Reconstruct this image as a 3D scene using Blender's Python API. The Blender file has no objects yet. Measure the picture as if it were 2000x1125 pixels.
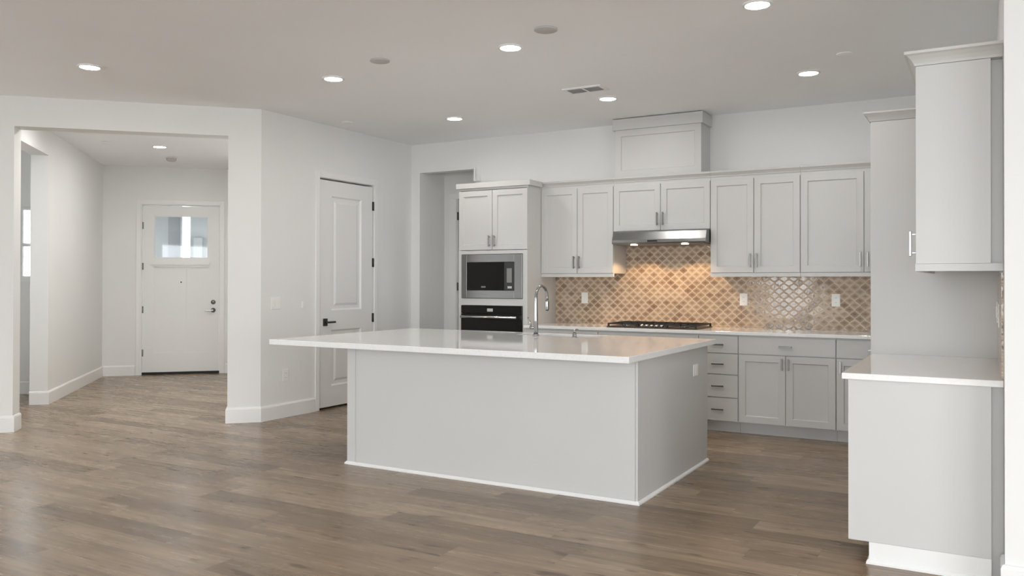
import bpy, bmesh, math, random
from mathutils import Vector, Matrix

SC = bpy.context.scene
COL = SC.collection
random.seed(7)
S2 = math.sqrt(0.5)

# ------------------------------------------------------------------ camera
CAM_H = 1.3513
cd = bpy.data.cameras.new('camera')
cam = bpy.data.objects.new('camera', cd)
COL.objects.link(cam)
_fw = Vector((-0.49529246, 0.86870328, 0.00632434))
_rt = Vector((0.86872489, 0.49529163, 0.00180615))
_up = Vector((0.00156339, -0.00638868, 0.99997837))
cam.matrix_world = Matrix(((_rt.x, _up.x, -_fw.x, 0.0), (_rt.y, _up.y, -_fw.y, 0.0), (_rt.z, _up.z, -_fw.z, CAM_H), (0, 0, 0, 1)))
cd.sensor_width = 36.0
cd.lens = 36.0 * 1618.62 / 2000.0
cd.shift_y = -20.98 / 2000.0
cd.clip_start = 0.05
cd.clip_end = 200
SC.camera = cam

# ------------------------------------------------------------------ sky, exposure
SKY = 9.7
LOW_GLOW = 6.2
w = bpy.data.worlds.new('sky')
SC.world = w
w.use_nodes = True
bg = w.node_tree.nodes['Background']
bg.inputs['Color'].default_value = (0.905, 0.955, 1.0, 1)
_wn = w.node_tree.nodes
_tc = _wn.new('ShaderNodeTexCoord')
_sp = _wn.new('ShaderNodeSeparateXYZ')
_mr = _wn.new('ShaderNodeMapRange')          # unseen glow added below the horizon to light the ceiling, sky above it
_mr.inputs[1].default_value, _mr.inputs[2].default_value = -0.08, 0.02
_mr.inputs[3].default_value, _mr.inputs[4].default_value = LOW_GLOW, SKY
w.node_tree.links.new(_tc.outputs['Generated'], _sp.inputs[0])
w.node_tree.links.new(_sp.outputs['Z'], _mr.inputs[0])
w.node_tree.links.new(_mr.outputs[0], bg.inputs['Strength'])
vs = SC.view_settings
vs.view_transform = 'Standard'
vs.look = 'None'
vs.gamma = 1.0
vs.use_curve_mapping = False
vs.exposure = 0.05
SC.cycles.use_denoising = True
SC.cycles.max_bounces = 14
SC.cycles.diffuse_bounces = 8
SC.cycles.glossy_bounces = 5
SC.cycles.sample_clamp_indirect = 8.0
SC.cycles.caustics_reflective = False
SC.cycles.caustics_refractive = False

CAN_POWER = 143.0       # emission of each recessed lamp's lens
HOOD_POWER = 10.5      # watts of each hood lamp


def portal(loc, rot, sx, sy):
    l = bpy.data.lights.new('daylight_portal', 'AREA')
    l.shape = 'RECTANGLE'
    l.size, l.size_y = sx, sy
    l.cycles.is_portal = True
    o = bpy.data.objects.new('daylight_portal', l)
    COL.objects.link(o)
    o.location = loc
    o.rotation_euler = rot
    o['kind'] = 'helper'
    return o


# room measures (metres)
CEIL = 3.024
YB = 8.182            # kitchen back wall
XP = -6.08            # pantry wall
YC = 5.76             # its near corner
XR = 0.075            # kitchen right wall
C0 = 8.373            # near face of the 45 degree entry wall
C1 = 8.573
D_L, D_R = -2.357, -0.53   # entry opening
HEAD = 2.753
CF = 12.98            # foyer far wall
DS = -2.52            # foyer side wall
DFR = -0.43           # foyer right wall
REAR = -4.6
XL = -10.3
XE = 4.5
WINDOWS_REAR = [(-4.75, -3.65, 0.05, 2.6), (-1.9, 2.4, 0.05, 2.6)]
WINDOWS_RIGHT_ADDED = [(-3.9, -0.9, 0.05, 2.6), (-0.5, 1.3, 0.05, 2.6)]  # unseen windows, added to bring light from the right
WINDOWS_LEFT = [(-0.4, 1.5, 0.05, 2.6)]


def W(c, d, z=0.0):
    return ((d - c) * S2, (c + d) * S2, z)


for (a, b, z0, z1) in WINDOWS_REAR:
    portal(((a + b) / 2, REAR - 0.02, (z0 + z1) / 2), (math.radians(90), 0, 0), b - a, z1 - z0)
for (a, b, z0, z1) in WINDOWS_LEFT:
    portal((XL - 0.02, (a + b) / 2, (z0 + z1) / 2), (math.radians(90), 0, math.radians(-90)), b - a, z1 - z0)


for (a, b, z0, z1) in WINDOWS_RIGHT_ADDED:
    portal((XE + 0.02, (a + b) / 2, (z0 + z1) / 2), (math.radians(90), 0, math.radians(90)), b - a, z1 - z0)
portal(W(9.05, -4.77, 1.6), (math.radians(90), 0, math.radians(-45)), 0.7, 1.6)


# ------------------------------------------------------------------ materials
def new_mat(name):
    m = bpy.data.materials.new(name)
    m.use_nodes = True
    nt = m.node_tree
    return m, nt, nt.nodes['Principled BSDF']


class NB:
    """tiny node helper"""
    def __init__(s, nt):
        s.nt = nt

    def n(s, t, **k):
        x = s.nt.nodes.new(t)
        for a, b in k.items():
            setattr(x, a, b)
        return x

    def put(s, sock, v):
        if hasattr(v, 'is_output'):
            s.nt.links.new(v, sock)
        else:
            sock.default_value = v

    def m(s, op, a, b=0.0, c=None):
        x = s.n('ShaderNodeMath', operation=op)
        s.put(x.inputs[0], a)
        s.put(x.inputs[1], b)
        if c is not None:
            s.put(x.inputs[2], c)
        return x.outputs[0]

    def xyz(s):
        g = s.n('ShaderNodeNewGeometry')
        p = s.n('ShaderNodeSeparateXYZ')
        s.nt.links.new(g.outputs['Position'], p.inputs[0])
        return p.outputs

    def vec(s, x, y, z):
        c = s.n('ShaderNodeCombineXYZ')
        for i, v in enumerate((x, y, z)):
            s.put(c.inputs[i], v)
        return c.outputs[0]

    def noise(s, vec, scale, detail=3.0, rough=0.5):
        x = s.n('ShaderNodeTexNoise')
        s.put(x.inputs['Vector'], vec)
        x.inputs['Scale'].default_value = scale
        x.inputs['Detail'].default_value = detail
        x.inputs['Roughness'].default_value = rough
        return x.outputs['Fac']

    def white(s, vec):
        x = s.n('ShaderNodeTexWhiteNoise', noise_dimensions='3D')
        s.put(x.inputs['Vector'], vec)
        return x.outputs

    def ramp(s, fac, stops):
        x = s.n('ShaderNodeValToRGB')
        e = x.color_ramp.elements
        while len(e) > 1:
            e.remove(e[-1])
        e[0].position, e[0].color = stops[0][0], (*stops[0][1], 1)
        for p, c in stops[1:]:
            k = e.new(p)
            k.color = (*c, 1)
        s.put(x.inputs[0], fac)
        return x.outputs[0]

    def mix(s, f, a, b, mode='MIX'):
        x = s.n('ShaderNodeMix', data_type='RGBA', blend_type=mode)
        s.put(x.inputs[0], f)
        for i, v in ((6, a), (7, b)):
            s.put(x.inputs[i], v if hasattr(v, 'is_output') else (*v, 1))
        return x.outputs[2]

    def bump(s, h, strength, dist):
        x = s.n('ShaderNodeBump')
        x.inputs['Strength'].default_value = strength
        x.inputs['Distance'].default_value = dist
        s.put(x.inputs['Height'], h)
        return x.outputs[0]


def paint(name, col, rough, bump=0.0, scale=180.0, var=0.02):
    m, nt, p = new_mat(name)
    b = NB(nt)
    g = b.n('ShaderNodeNewGeometry')
    f = b.noise(g.outputs['Position'], 1.7, 3)
    lo = tuple(c * (1 - var) for c in col)
    hi = tuple(min(1, c * (1 + var)) for c in col)
    nt.links.new(b.mix(f, lo, hi), p.inputs['Base Color'])
    p.inputs['Roughness'].default_value = rough
    if bump:
        h = b.noise(g.outputs['Position'], scale, 2)
        nt.links.new(b.bump(h, bump, 0.002), p.inputs['Normal'])
    return m


M = {}
M['wall'] = paint('wall_paint', (0.80, 0.802, 0.79), 0.7, 0.15)
M['ceiling'] = paint('ceiling_paint', (0.91, 0.92, 0.93), 0.8, 0.15, 120)
M['trim'] = paint('white_trim_paint', (0.83, 0.83, 0.82), 0.4)
M['door'] = paint('door_paint', (0.80, 0.80, 0.79), 0.4)
M['cabinet'] = paint('pale_grey_cabinet_paint', (0.60, 0.598, 0.585), 0.42)
M['plate'] = paint('white_plastic', (0.86, 0.85, 0.83), 0.35)
M['cap'] = paint('grey_cap_paint', (0.52, 0.515, 0.50), 0.6)
M['outside'] = paint('shade_grey_stucco', (0.16, 0.16, 0.165), 0.9, 0.3, 60)  # the porch's shade is put into this dark grey
M['outside_light'] = paint('shade_pale_stucco', (0.26, 0.26, 0.26), 0.9, 0.3, 60)  # paler porch grey, also lowered to stand in for shade
M['paving'] = paint('concrete_paving', (0.35, 0.35, 0.34), 0.9, 0.2, 40)


def simple(name, col, rough, metal=0.0, spec=0.5, noise=0.06, scale=(40, 40, 40)):
    m, nt, p = new_mat(name)
    b = NB(nt)
    x, y, z = b.xyz()
    v = b.vec(b.m('MULTIPLY', x, scale[0]), b.m('MULTIPLY', y, scale[1]), b.m('MULTIPLY', z, scale[2]))
    f = b.noise(v, 1.0, 2)
    p.inputs['Base Color'].default_value = (*col, 1)
    r = b.m('ADD', rough - noise / 2, b.m('MULTIPLY', f, noise))
    nt.links.new(r, p.inputs['Roughness'])
    p.inputs['Metallic'].default_value = metal
    p.inputs['Specular IOR Level'].default_value = spec
    return m


M['steel'] = simple('brushed_stainless', (0.25, 0.248, 0.245), 0.30, 1.0, noise=0.12, scale=(3, 3, 400))
M['steel_light'] = simple('polished_stainless', (0.75, 0.75, 0.74), 0.2, 1.0)
M['nickel'] = simple('satin_nickel', (0.30, 0.295, 0.285), 0.32, 1.0)
M['chrome'] = simple('chrome', (0.42, 0.42, 0.42), 0.16, 1.0, noise=0.02)
M['black_glass'] = simple('black_glass', (0.010, 0.010, 0.009), 0.08, 0.0, spec=0.22, noise=0.02)
M['black'] = simple('black_enamel', (0.016, 0.016, 0.016), 0.3)
M['iron'] = simple('cast_iron', (0.02, 0.02, 0.02), 0.6)
M['bronze'] = simple('dark_hardware', (0.09, 0.088, 0.082), 0.4, 0.8)
M['dark'] = simple('dark_void', (0.02, 0.02, 0.02), 0.8)
M['display'] = simple('pale_display', (0.55, 0.55, 0.52), 0.3)
M['grey_mark'] = simple('grey_mark', (0.22, 0.22, 0.21), 0.4)


def emitter(name, col, strength):
    m, nt, p = new_mat(name)
    p.inputs['Base Color'].default_value = (0.9, 0.9, 0.9, 1)
    p.inputs['Emission Color'].default_value = (*col, 1)
    p.inputs['Emission Strength'].default_value = strength
    return m


M['lens'] = emitter('lamp_lens', (1.0, 0.975, 0.94), CAN_POWER)
M['hood_lens'] = emitter('hood_lamp_lens', (1.0, 0.86, 0.66), 14.0)


def mat_quartz():
    m, nt, p = new_mat('white_quartz')
    b = NB(nt)
    g = b.n('ShaderNodeNewGeometry')
    f = b.noise(g.outputs['Position'], 60, 4, 0.7)
    c = b.ramp(f, [(0.3, (0.84, 0.84, 0.83)), (0.5, (0.89, 0.89, 0.88)), (0.75, (0.91, 0.91, 0.90))])
    nt.links.new(c, p.inputs['Base Color'])
    p.inputs['Roughness'].default_value = 0.055
    p.inputs['Specular IOR Level'].default_value = 0.55
    return m


M['quartz'] = mat_quartz()


def mat_floor():
    m, nt, p = new_mat('oak_plank_flooring')
    b = NB(nt)
    x, y, z = b.xyz()
    v = b.m('DIVIDE', y, 0.178)
    row = b.m('FLOOR', v)
    rr = b.white(b.vec(row, 3.3, 1.7))['Value']
    u = b.m('ADD', b.m('DIVIDE', x, 1.25), b.m('MULTIPLY', rr, 7.0))
    col = b.m('FLOOR', u)
    idv = b.vec(row, col, 9.1)
    pr = b.white(idv)
    fu = b.m('FRACT', u)
    fv = b.m('FRACT', v)
    eu = b.m('MULTIPLY', b.m('MINIMUM', fu, b.m('SUBTRACT', 1.0, fu)), 1.25)
    ev = b.m('MULTIPLY', b.m('MINIMUM', fv, b.m('SUBTRACT', 1.0, fv)), 0.178)
    edge = b.m('MINIMUM', eu, ev)
    seam = b.m('SUBTRACT', 1.0, b.m('MINIMUM', b.m('DIVIDE', edge, 0.003), 1.0))
    off = b.m('MULTIPLY', pr['Value'], 37.0)
    gv = b.vec(b.m('ADD', b.m('MULTIPLY', x, 1.6), off), b.m('MULTIPLY', y, 26.0), off)
    g1 = b.noise(gv, 1.0, 5, 0.62)
    gv2 = b.vec(b.m('ADD', b.m('MULTIPLY', x, 2.2), off), b.m('MULTIPLY', y, 9.0), off)
    g2 = b.noise(gv2, 1.0, 2, 0.5)
    kn = b.noise(b.vec(b.m('ADD', b.m('MULTIPLY', x, 5.0), off), b.m('MULTIPLY', y, 17.0), off), 1.0, 1, 0.4)
    base = b.ramp(pr['Value'], [(0.0, (0.212, 0.149, 0.093)), (0.35, (0.268, 0.192, 0.123)), (0.7, (0.308, 0.224, 0.147)), (1.0, (0.355, 0.264, 0.177))])
    grain = b.ramp(g1, [(0.30, (0.70, 0.67, 0.64)), (0.5, (0.94, 0.94, 0.94)), (0.7, (1.08, 1.08, 1.08))])
    c = b.mix(1.0, base, grain, 'MULTIPLY')
    c = b.mix(1.0, c, b.ramp(g2, [(0.3, (0.84, 0.83, 0.82)), (0.7, (1.12, 1.12, 1.12))]), 'MULTIPLY')
    c = b.mix(1.0, c, b.ramp(kn, [(0.66, (1, 1, 1)), (0.77, (0.55, 0.5, 0.46))]), 'MULTIPLY')
    c = b.mix(b.m('MULTIPLY', seam, 0.45), c, (0.10, 0.075, 0.055))
    nt.links.new(c, p.inputs['Base Color'])
    nt.links.new(b.m('ADD', 0.19, b.m('MULTIPLY', g1, 0.14)), p.inputs['Roughness'])
    p.inputs['Specular IOR Level'].default_value = 0.36
    h = b.m('SUBTRACT', b.m('MULTIPLY', g1, 0.25), seam)
    nt.links.new(b.bump(h, 0.10, 0.0008), p.inputs['Normal'])
    return m


M['floor'] = mat_floor()


def mat_tile(axis):
    m, nt, p = new_mat('glazed_arabesque_tile_' + axis)
    b = NB(nt)
    x, y, z = b.xyz()
    s = x if axis == 'x' else y
    a = b.m('DIVIDE', s, 0.090)
    c = b.m('DIVIDE', z, 0.082)
    u0 = b.m('ADD', a, c)
    v0 = b.m('SUBTRACT', a, c)
    # ogee curves instead of straight diamonds
    u = b.m('ADD', u0, b.m('MULTIPLY', b.m('SINE', b.m('MULTIPLY', v0, 2 * math.pi)), 0.035))
    v = b.m('ADD', v0, b.m('MULTIPLY', b.m('SINE', b.m('MULTIPLY', u0, 2 * math.pi)), 0.035))
    iu, iv = b.m('FLOOR', u), b.m('FLOOR', v)
    fu, fv = b.m('FRACT', u), b.m('FRACT', v)
    eu = b.m('MINIMUM', fu, b.m('SUBTRACT', 1.0, fu))
    ev = b.m('MINIMUM', fv, b.m('SUBTRACT', 1.0, fv))
    e = b.m('MINIMUM', eu, ev)
    r = b.white(b.vec(iu, iv, 2.0))
    r2 = b.white(b.vec(iu, iv, 11.0))
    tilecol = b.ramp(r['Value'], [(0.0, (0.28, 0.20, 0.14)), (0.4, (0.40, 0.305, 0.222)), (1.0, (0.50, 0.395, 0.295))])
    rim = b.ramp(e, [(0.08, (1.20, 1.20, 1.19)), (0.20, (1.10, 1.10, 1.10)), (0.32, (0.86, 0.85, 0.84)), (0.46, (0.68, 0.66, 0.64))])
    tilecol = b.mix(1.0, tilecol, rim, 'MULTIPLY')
    grout = b.ramp(e, [(0.03, (1, 1, 1)), (0.06, (0, 0, 0))])
    c = b.mix(grout, tilecol, (0.64, 0.53, 0.42))
    nt.links.new(c, p.inputs['Base Color'])
    nt.links.new(b.m('ADD', 0.06, b.m('MULTIPLY', grout, 0.5)), p.inputs['Roughness'])
    p.inputs['Specular IOR Level'].default_value = 0.6
    # pillowed tiles, each seated at its own slight tilt
    pil = b.m('MINIMUM', b.m('DIVIDE', e, 0.16), 1.0)
    pil = b.m('SUBTRACT', 1.0, b.m('POWER', b.m('SUBTRACT', 1.0, pil), 2.0))
    t1 = b.m('MULTIPLY', b.m('SUBTRACT', r['Value'], 0.5), fu)
    t2 = b.m('MULTIPLY', b.m('SUBTRACT', r2['Value'], 0.5), fv)
    g = b.n('ShaderNodeNewGeometry')
    wob = b.noise(g.outputs['Position'], 55, 2)
    h = b.m('ADD', b.m('ADD', pil, b.m('MULTIPLY', b.m('ADD', t1, t2), 0.7)), b.m('MULTIPLY', wob, 0.35))
    nt.links.new(b.bump(h, 0.5, 0.003), p.inputs['Normal'])
    return m


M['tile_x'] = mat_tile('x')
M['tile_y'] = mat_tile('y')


def mat_pane():
    m = bpy.data.materials.new('window_glass')
    m.use_nodes = True
    nt = m.node_tree
    nt.nodes.clear()
    out = nt.nodes.new('ShaderNodeOutputMaterial')
    t = nt.nodes.new('ShaderNodeBsdfTransparent')
    t.inputs[0].default_value = (0.93, 0.95, 0.95, 1)
    gl = nt.nodes.new('ShaderNodeBsdfGlossy')
    gl.inputs['Roughness'].default_value = 0.03
    mx = nt.nodes.new('ShaderNodeMixShader')
    fr = nt.nodes.new('ShaderNodeFresnel')
    fr.inputs[0].default_value = 1.45
    nt.links.new(fr.outputs[0], mx.inputs[0])
    nt.links.new(t.outputs[0], mx.inputs[1])
    nt.links.new(gl.outputs[0], mx.inputs[2])
    nt.links.new(mx.outputs[0], out.inputs[0])
    return m


M['glass'] = mat_pane()


# ------------------------------------------------------------------ mesh builder
def ident(u, v, z):
    return (u, v, z)


def FB(y0):            # faces the camera (-Y): u = X, v = outwards
    return lambda u, v, z: (u, y0 - v, z)


def FR(x0):            # faces -X
    return lambda u, v, z: (x0 - v, u, z)


def FP(x0):            # faces +X
    return lambda u, v, z: (x0 + v, u, z)


def FD(c0):            # 45 degree walls, faces -C
    return lambda u, v, z: W(c0 - v, u, z)


def FCD(u, v, z):      # u = c, v = d
    return W(u, v, z)


ORIGIN = {}


class MB:
    def __init__(s, frame=ident):
        s.f = frame
        s.v = []
        s.fc = []
        s.sm = []

    def add(s, pts):
        i = len(s.v)
        s.v += [s.f(*p) for p in pts]
        return i

    def face(s, idx, smooth=False):
        s.fc.append(tuple(idx))
        s.sm.append(smooth)

    def box(s, u0, u1, v0, v1, z0, z1):
        i = s.add([(u0, v0, z0), (u1, v0, z0), (u1, v1, z0), (u0, v1, z0), (u0, v0, z1), (u1, v0, z1), (u1, v1, z1), (u0, v1, z1)])
        for q in ((0, 3, 2, 1), (4, 5, 6, 7), (0, 1, 5, 4), (1, 2, 6, 5), (2, 3, 7, 6), (3, 0, 4, 7)):
            s.face([i + k for k in q])
        return s

    def loops(s, ls, smooth=False, cap0=True, cap1=True):
        n = len(ls[0])
        st = [s.add(l) for l in ls]
        for a, b in zip(st, st[1:]):
            for k in range(n):
                s.face((a + k, a + (k + 1) % n, b + (k + 1) % n, b + k), smooth)
        if cap0:
            s.face([st[0] + k for k in reversed(range(n))])
        if cap1:
            s.face([st[-1] + k for k in range(n)])
        return s

    def prism(s, poly, z0, z1):      # poly of (u, v)
        return s.loops([[(u, v, z0) for u, v in poly], [(u, v, z1) for u, v in poly]])

    def extrude_u(s, prof, u0, u1):  # prof of (v, z)
        return s.loops([[(u0, v, z) for v, z in prof], [(u1, v, z) for v, z in prof]])

    def panel(s, u0, u1, z0, z1, v0, v1, st, rec, ch=0.006):
        """shaker leaf: slab from v0 to v1 with a recessed field"""
        def rc(i, v):
            return [(u0 + i, v, z0 + i), (u1 - i, v, z0 + i), (u1 - i, v, z1 - i), (u0 + i, v, z1 - i)]
        return s.loops([rc(0, v0), rc(0, v1 - 0.0015), rc(0.0015, v1), rc(st, v1), rc(st + ch, v1 - rec)])

    def lathe(s, prof, cx, cy, n=28, smooth=True, axis='z', cap0=True, cap1=True):
        ls = []
        for r, h in prof:
            l = []
            for k in range(n):
                a = 2 * math.pi * k / n
                p, q = r * math.cos(a), r * math.sin(a)
                if axis == 'z':
                    l.append((cx + p, cy + q, h))
                else:            # axis along v; (cx, cy) = (u, z)
                    l.append((cx + p, h, cy + q))
            ls.append(l)
        return s.loops(ls, smooth, cap0, cap1)

    def tube(s, path, r, n=14):
        P = [Vector(p) for p in path]
        rr = r if isinstance(r, (list, tuple)) else [r] * len(P)
        ls = []
        up = None
        for i, p in enumerate(P):
            t = (P[min(i + 1, len(P) - 1)] - P[max(i - 1, 0)]).normalized()
            if up is None:
                up = t.orthogonal().normalized()
            up = (up - t * up.dot(t)).normalized()
            sd = t.cross(up)
            ls.append([tuple(p + (up * math.cos(2 * math.pi * k / n) + sd * math.sin(2 * math.pi * k / n)) * rr[i]) for k in range(n)])
        return s.loops(ls, True)

    def sweep(s, path, prof, side=1.0):
        """prof of (outward offset, z) swept along a plan path; outward = left of travel * side"""
        P = [Vector(p[:2]) for p in path]
        nr = []
        for a, b in zip(P, P[1:]):
            d = (b - a).normalized()
            nr.append(Vector((-d.y, d.x)) * side)
        ls = []
        for i, p in enumerate(P):
            if i == 0:
                m = nr[0]
            elif i == len(P) - 1:
                m = nr[-1]
            else:
                m = (nr[i - 1] + nr[i]) / (1 + nr[i - 1].dot(nr[i]))
            ls.append([(p.x + m.x * o, p.y + m.y * o, z) for o, z in prof])
        return s.loops(ls)

    def build(s, name, mat, parent=None, bevel=0.0, segs=2):
        me = bpy.data.meshes.new(name)
        vs_ = s.v
        if parent is not None:
            loc, rz = ORIGIN[parent.name]
            inv = Matrix.Rotation(-rz, 4, 'Z') @ Matrix.Translation(-Vector(loc))
            vs_ = [tuple(inv @ Vector(v)) for v in vs_]
        me.from_pydata(vs_, [], s.fc)
        me.polygons.foreach_set('use_smooth', s.sm)
        bm = bmesh.new()
        bm.from_mesh(me)
        bmesh.ops.recalc_face_normals(bm, faces=bm.faces)
        bm.to_mesh(me)
        bm.free()
        me.materials.append(mat)
        o = bpy.data.objects.new(name, me)
        COL.objects.link(o)
        if parent is not None:
            o.parent = parent
            ORIGIN[o.name] = ORIGIN[parent.name]
        else:
            ORIGIN[o.name] = ((0, 0, 0), 0.0)
        if bevel:
            b = o.modifiers.new('bevel', 'BEVEL')
            b.width = bevel
            b.segments = segs
            b.limit_method = 'ANGLE'
            b.angle_limit = math.radians(40)
        return o


def tag(o, label=None, cat=None, group=None, kind=None):
    if label:
        o['label'] = label
    if cat:
        o['category'] = cat
    if group:
        o['group'] = group
    if kind:
        o['kind'] = kind
    return o


def thing(name, label, cat, loc=(0, 0, 0), rz=0.0, group=None, kind=None):
    o = bpy.data.objects.new(name, None)
    o.empty_display_size = 0.1
    COL.objects.link(o)
    o.location = loc
    o.rotation_euler = (0, 0, rz)
    ORIGIN[o.name] = (loc, rz)
    return tag(o, label, cat, group, kind)


def struct(name, mb, mat, label, cat, bevel=0.0):
    return tag(mb.build(name, mat, None, bevel), label, cat, None, 'structure')


def copy_tree(o, parent=None):
    c = o.copy()
    COL.objects.link(c)
    if parent is not None:
        c.parent = parent
    for ch in list(o.children):
        copy_tree(ch, c)
    return c


def window_wall(mb, wins, a, bnd, put):
    cur = a
    for (u0, u1, z0, z1) in wins:
        put(mb, cur, u0, 0, CEIL)
        put(mb, u0, u1, 0, z0)
        put(mb, u0, u1, z1, CEIL)
        cur = u1
    put(mb, cur, bnd, 0, CEIL)


# ------------------------------------------------------------------ setting
fp = [(4.7, -4.85), (4.7, 4.32), (0.30, 4.32), (0.30, 9.2), (-8.6, 9.2), W(13.16, -0.25)[:2], W(13.16, -4.7)[:2], W(8.4, -6.3)[:2], (-10.5, 1.7), (-10.5, -4.85)]
struct('floor', MB().prism(fp, -0.12, 0.0), M['floor'], 'grey brown oak plank floor running through the kitchen and foyer', 'floor')
struct('ceiling', MB().prism(fp, CEIL, CEIL + 0.15), M['ceiling'], 'flat pale ceiling with recessed lamps over kitchen and foyer', 'ceiling')
AX0, AX1, AYB = -5.956, -5.165, 8.71
AH = 2.677
b = MB()
b.box(XP - 0.15, AX0, YB, YB + 0.12, 0, CEIL)
b.box(AX0, AX1, YB, YB + 0.12, AH, CEIL)
b.box(AX1, 0.22, YB, YB + 0.12, 0, CEIL)
struct('wall_back', b, M['wall'], 'pale kitchen back wall behind the cabinets with a doorway at its left', 'wall')
# alcove behind the doorway at the left of the back wall
b = MB()
b.box(AX0 - 0.12, AX0, YB + 0.12, AYB + 0.12, 0, CEIL)
b.box(AX0, -5.755, AYB, AYB + 0.12, 0, CEIL)
b.box(-5.755, -4.945, AYB, AYB + 0.12, 2.405, CEIL)
b.box(-4.945, -4.6, AYB, AYB + 0.12, 0, CEIL)
b.box(-4.72, -4.6, YB + 0.12, AYB, 0, CEIL)
b.box(-5.9, -4.8, AYB + 0.121, AYB + 0.2, 0, CEIL)
struct('wall_alcove', b, M['wall'], 'narrow pale alcove walls seen through the doorway left of the oven cabinet', 'wall')
b = MB()
b.box(XP - 0.12, XP, YC, 6.565, 0, CEIL)
b.box(XP - 0.12, XP, 7.46, YB, 0, CEIL)
b.box(XP - 0.12, XP, 6.565, 7.46, 2.455, CEIL)
b.box(XP - 0.20, XP - 0.121, 6.5, 7.52, 0, 2.5)
struct('wall_pantry', b, M['wall'], 'pale wall with the two panel pantry door and a switch plate', 'wall')
b = MB(FCD)
b.box(C0, C1, D_R, -0.226, 0, CEIL)
b.box(C0, C1, D_L, D_R, HEAD, CEIL)
b.box(C0, C1, -6.0, D_L, 0, CEIL)
# mitre piece to the pantry wall
struct('wall_entry', b, M['wall'], 'white angled wall with the wide opening to the foyer', 'wall')
SW = 10.17
b = MB(FCD)
b.box(SW, CF, DS - 0.18, DS, 0, CEIL)
b.box(C1, SW, DS - 0.18, DS, 2.745, CEIL)
struct('wall_foyer_side', b, M['wall'], 'white left wall of the foyer with an open doorway', 'wall')
b = MB(FCD)
b.box(CF, CF + 0.15, DS - 0.18, -2.02, 0, CEIL)
b.box(CF, CF + 0.15, -0.92, 0.0, 0, CEIL)
b.box(CF, CF + 0.15, -2.02, -0.92, 2.485, CEIL)
struct('wall_foyer_far', b, M['wall'], 'white far wall of the foyer around the front door', 'wall')
b = MB(FCD)
b.box(C1, CF, DFR, DFR + 0.12, 0, CEIL)
struct('wall_foyer_right', b, M['wall'], 'right wall of the foyer hidden behind the angled wall', 'wall')
# side room beyond the foyer doorway
SRC = 11.2
SWIN = (-3.095, -2.765, 1.385, 2.25)
b = MB(FCD)
b.box(SRC, SRC + 0.15, -4.6, SWIN[0], 0, CEIL)
b.box(SRC, SRC + 0.15, SWIN[1], DS - 0.18, 0, CEIL)
b.box(SRC, SRC + 0.15, SWIN[0], SWIN[1], 0, SWIN[2])
b.box(SRC, SRC + 0.15, SWIN[0], SWIN[1], SWIN[3], CEIL)
b.box(C1, 8.7, -4.75, -4.6, 0, CEIL).box(9.4, SRC, -4.75, -4.6, 0, CEIL).box(8.7, 9.4, -4.75, -4.6, 2.4, CEIL).box(8.7, 9.4, -4.75, -4.6, 0, 0.8)  # unseen window opening added here so daylight reaches the foyer
struct('wall_side_room', b, M['wall'], 'wall of the side room seen through the foyer doorway', 'wall')
struct('wall_right', MB().box(XR, XR + 0.13, 4.27, YB, 0, CEIL), M['wall'], 'kitchen right wall behind the near counter run', 'wall')
struct('wall_wing', MB().box(XR, XE, 4.15, 4.27, 0, CEIL), M['wall'], 'white wall at the right edge of the photo', 'wall')
b = MB()
window_wall(b, WINDOWS_RIGHT_ADDED, REAR - 0.15, 4.27, lambda m, u0, u1, z0, z1: m.box(XE, XE + 0.15, u0, u1, z0, z1))
struct('wall_far_right', b, M['wall'], 'side wall of the room right of the camera', 'wall')


b = MB()
window_wall(b, WINDOWS_REAR, XL, XE, lambda m, u0, u1, z0, z1: m.box(u0, u1, REAR - 0.15, REAR, z0, z1))
struct('wall_rear', b, M['wall'], 'window wall behind the camera', 'wall')
b = MB()
window_wall(b, WINDOWS_LEFT, REAR - 0.15, 1.72, lambda m, u0, u1, z0, z1: m.box(XL - 0.15, XL, u0, u1, z0, z1))
struct('wall_left', b, M['wall'], 'left side wall beside the camera', 'wall')
# rear and left windows: frames
wn = 1
for (u0, u1, z0, z1) in WINDOWS_REAR:
    b = MB()
    b.box(u0, u0 + 0.05, REAR - 0.10, REAR - 0.04, z0, z1).box(u1 - 0.05, u1, REAR - 0.10, REAR - 0.04, z0, z1)
    b.box(u0 + 0.05, u1 - 0.05, REAR - 0.10, REAR - 0.04, z0, z0 + 0.05).box(u0 + 0.05, u1 - 0.05, REAR - 0.10, REAR - 0.04, z1 - 0.05, z1)
    k = max(1, round((u1 - u0) / 1.2))
    for i in range(1, k):
        c = u0 + (u1 - u0) * i / k
        b.box(c - 0.03, c + 0.03, REAR - 0.10, REAR - 0.04, z0 + 0.05, z1 - 0.05)
    struct('window_%d' % wn, b, M['trim'], 'white framed window in the rear wall, number %d from the left' % wn, 'window')
    wn += 1
for (u0, u1, z0, z1) in WINDOWS_LEFT:
    b = MB(FP(XL - 0.10))
    b.box(u0, u0 + 0.05, 0, 0.06, z0, z1).box(u1 - 0.05, u1, 0, 0.06, z0, z1)
    b.box(u0 + 0.05, u1 - 0.05, 0, 0.06, z0, z0 + 0.05).box(u0 + 0.05, u1 - 0.05, 0, 0.06, z1 - 0.05, z1)
    struct('window_%d' % wn, b, M['trim'], 'white framed window in the left side wall', 'window')
    wn += 1
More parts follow.
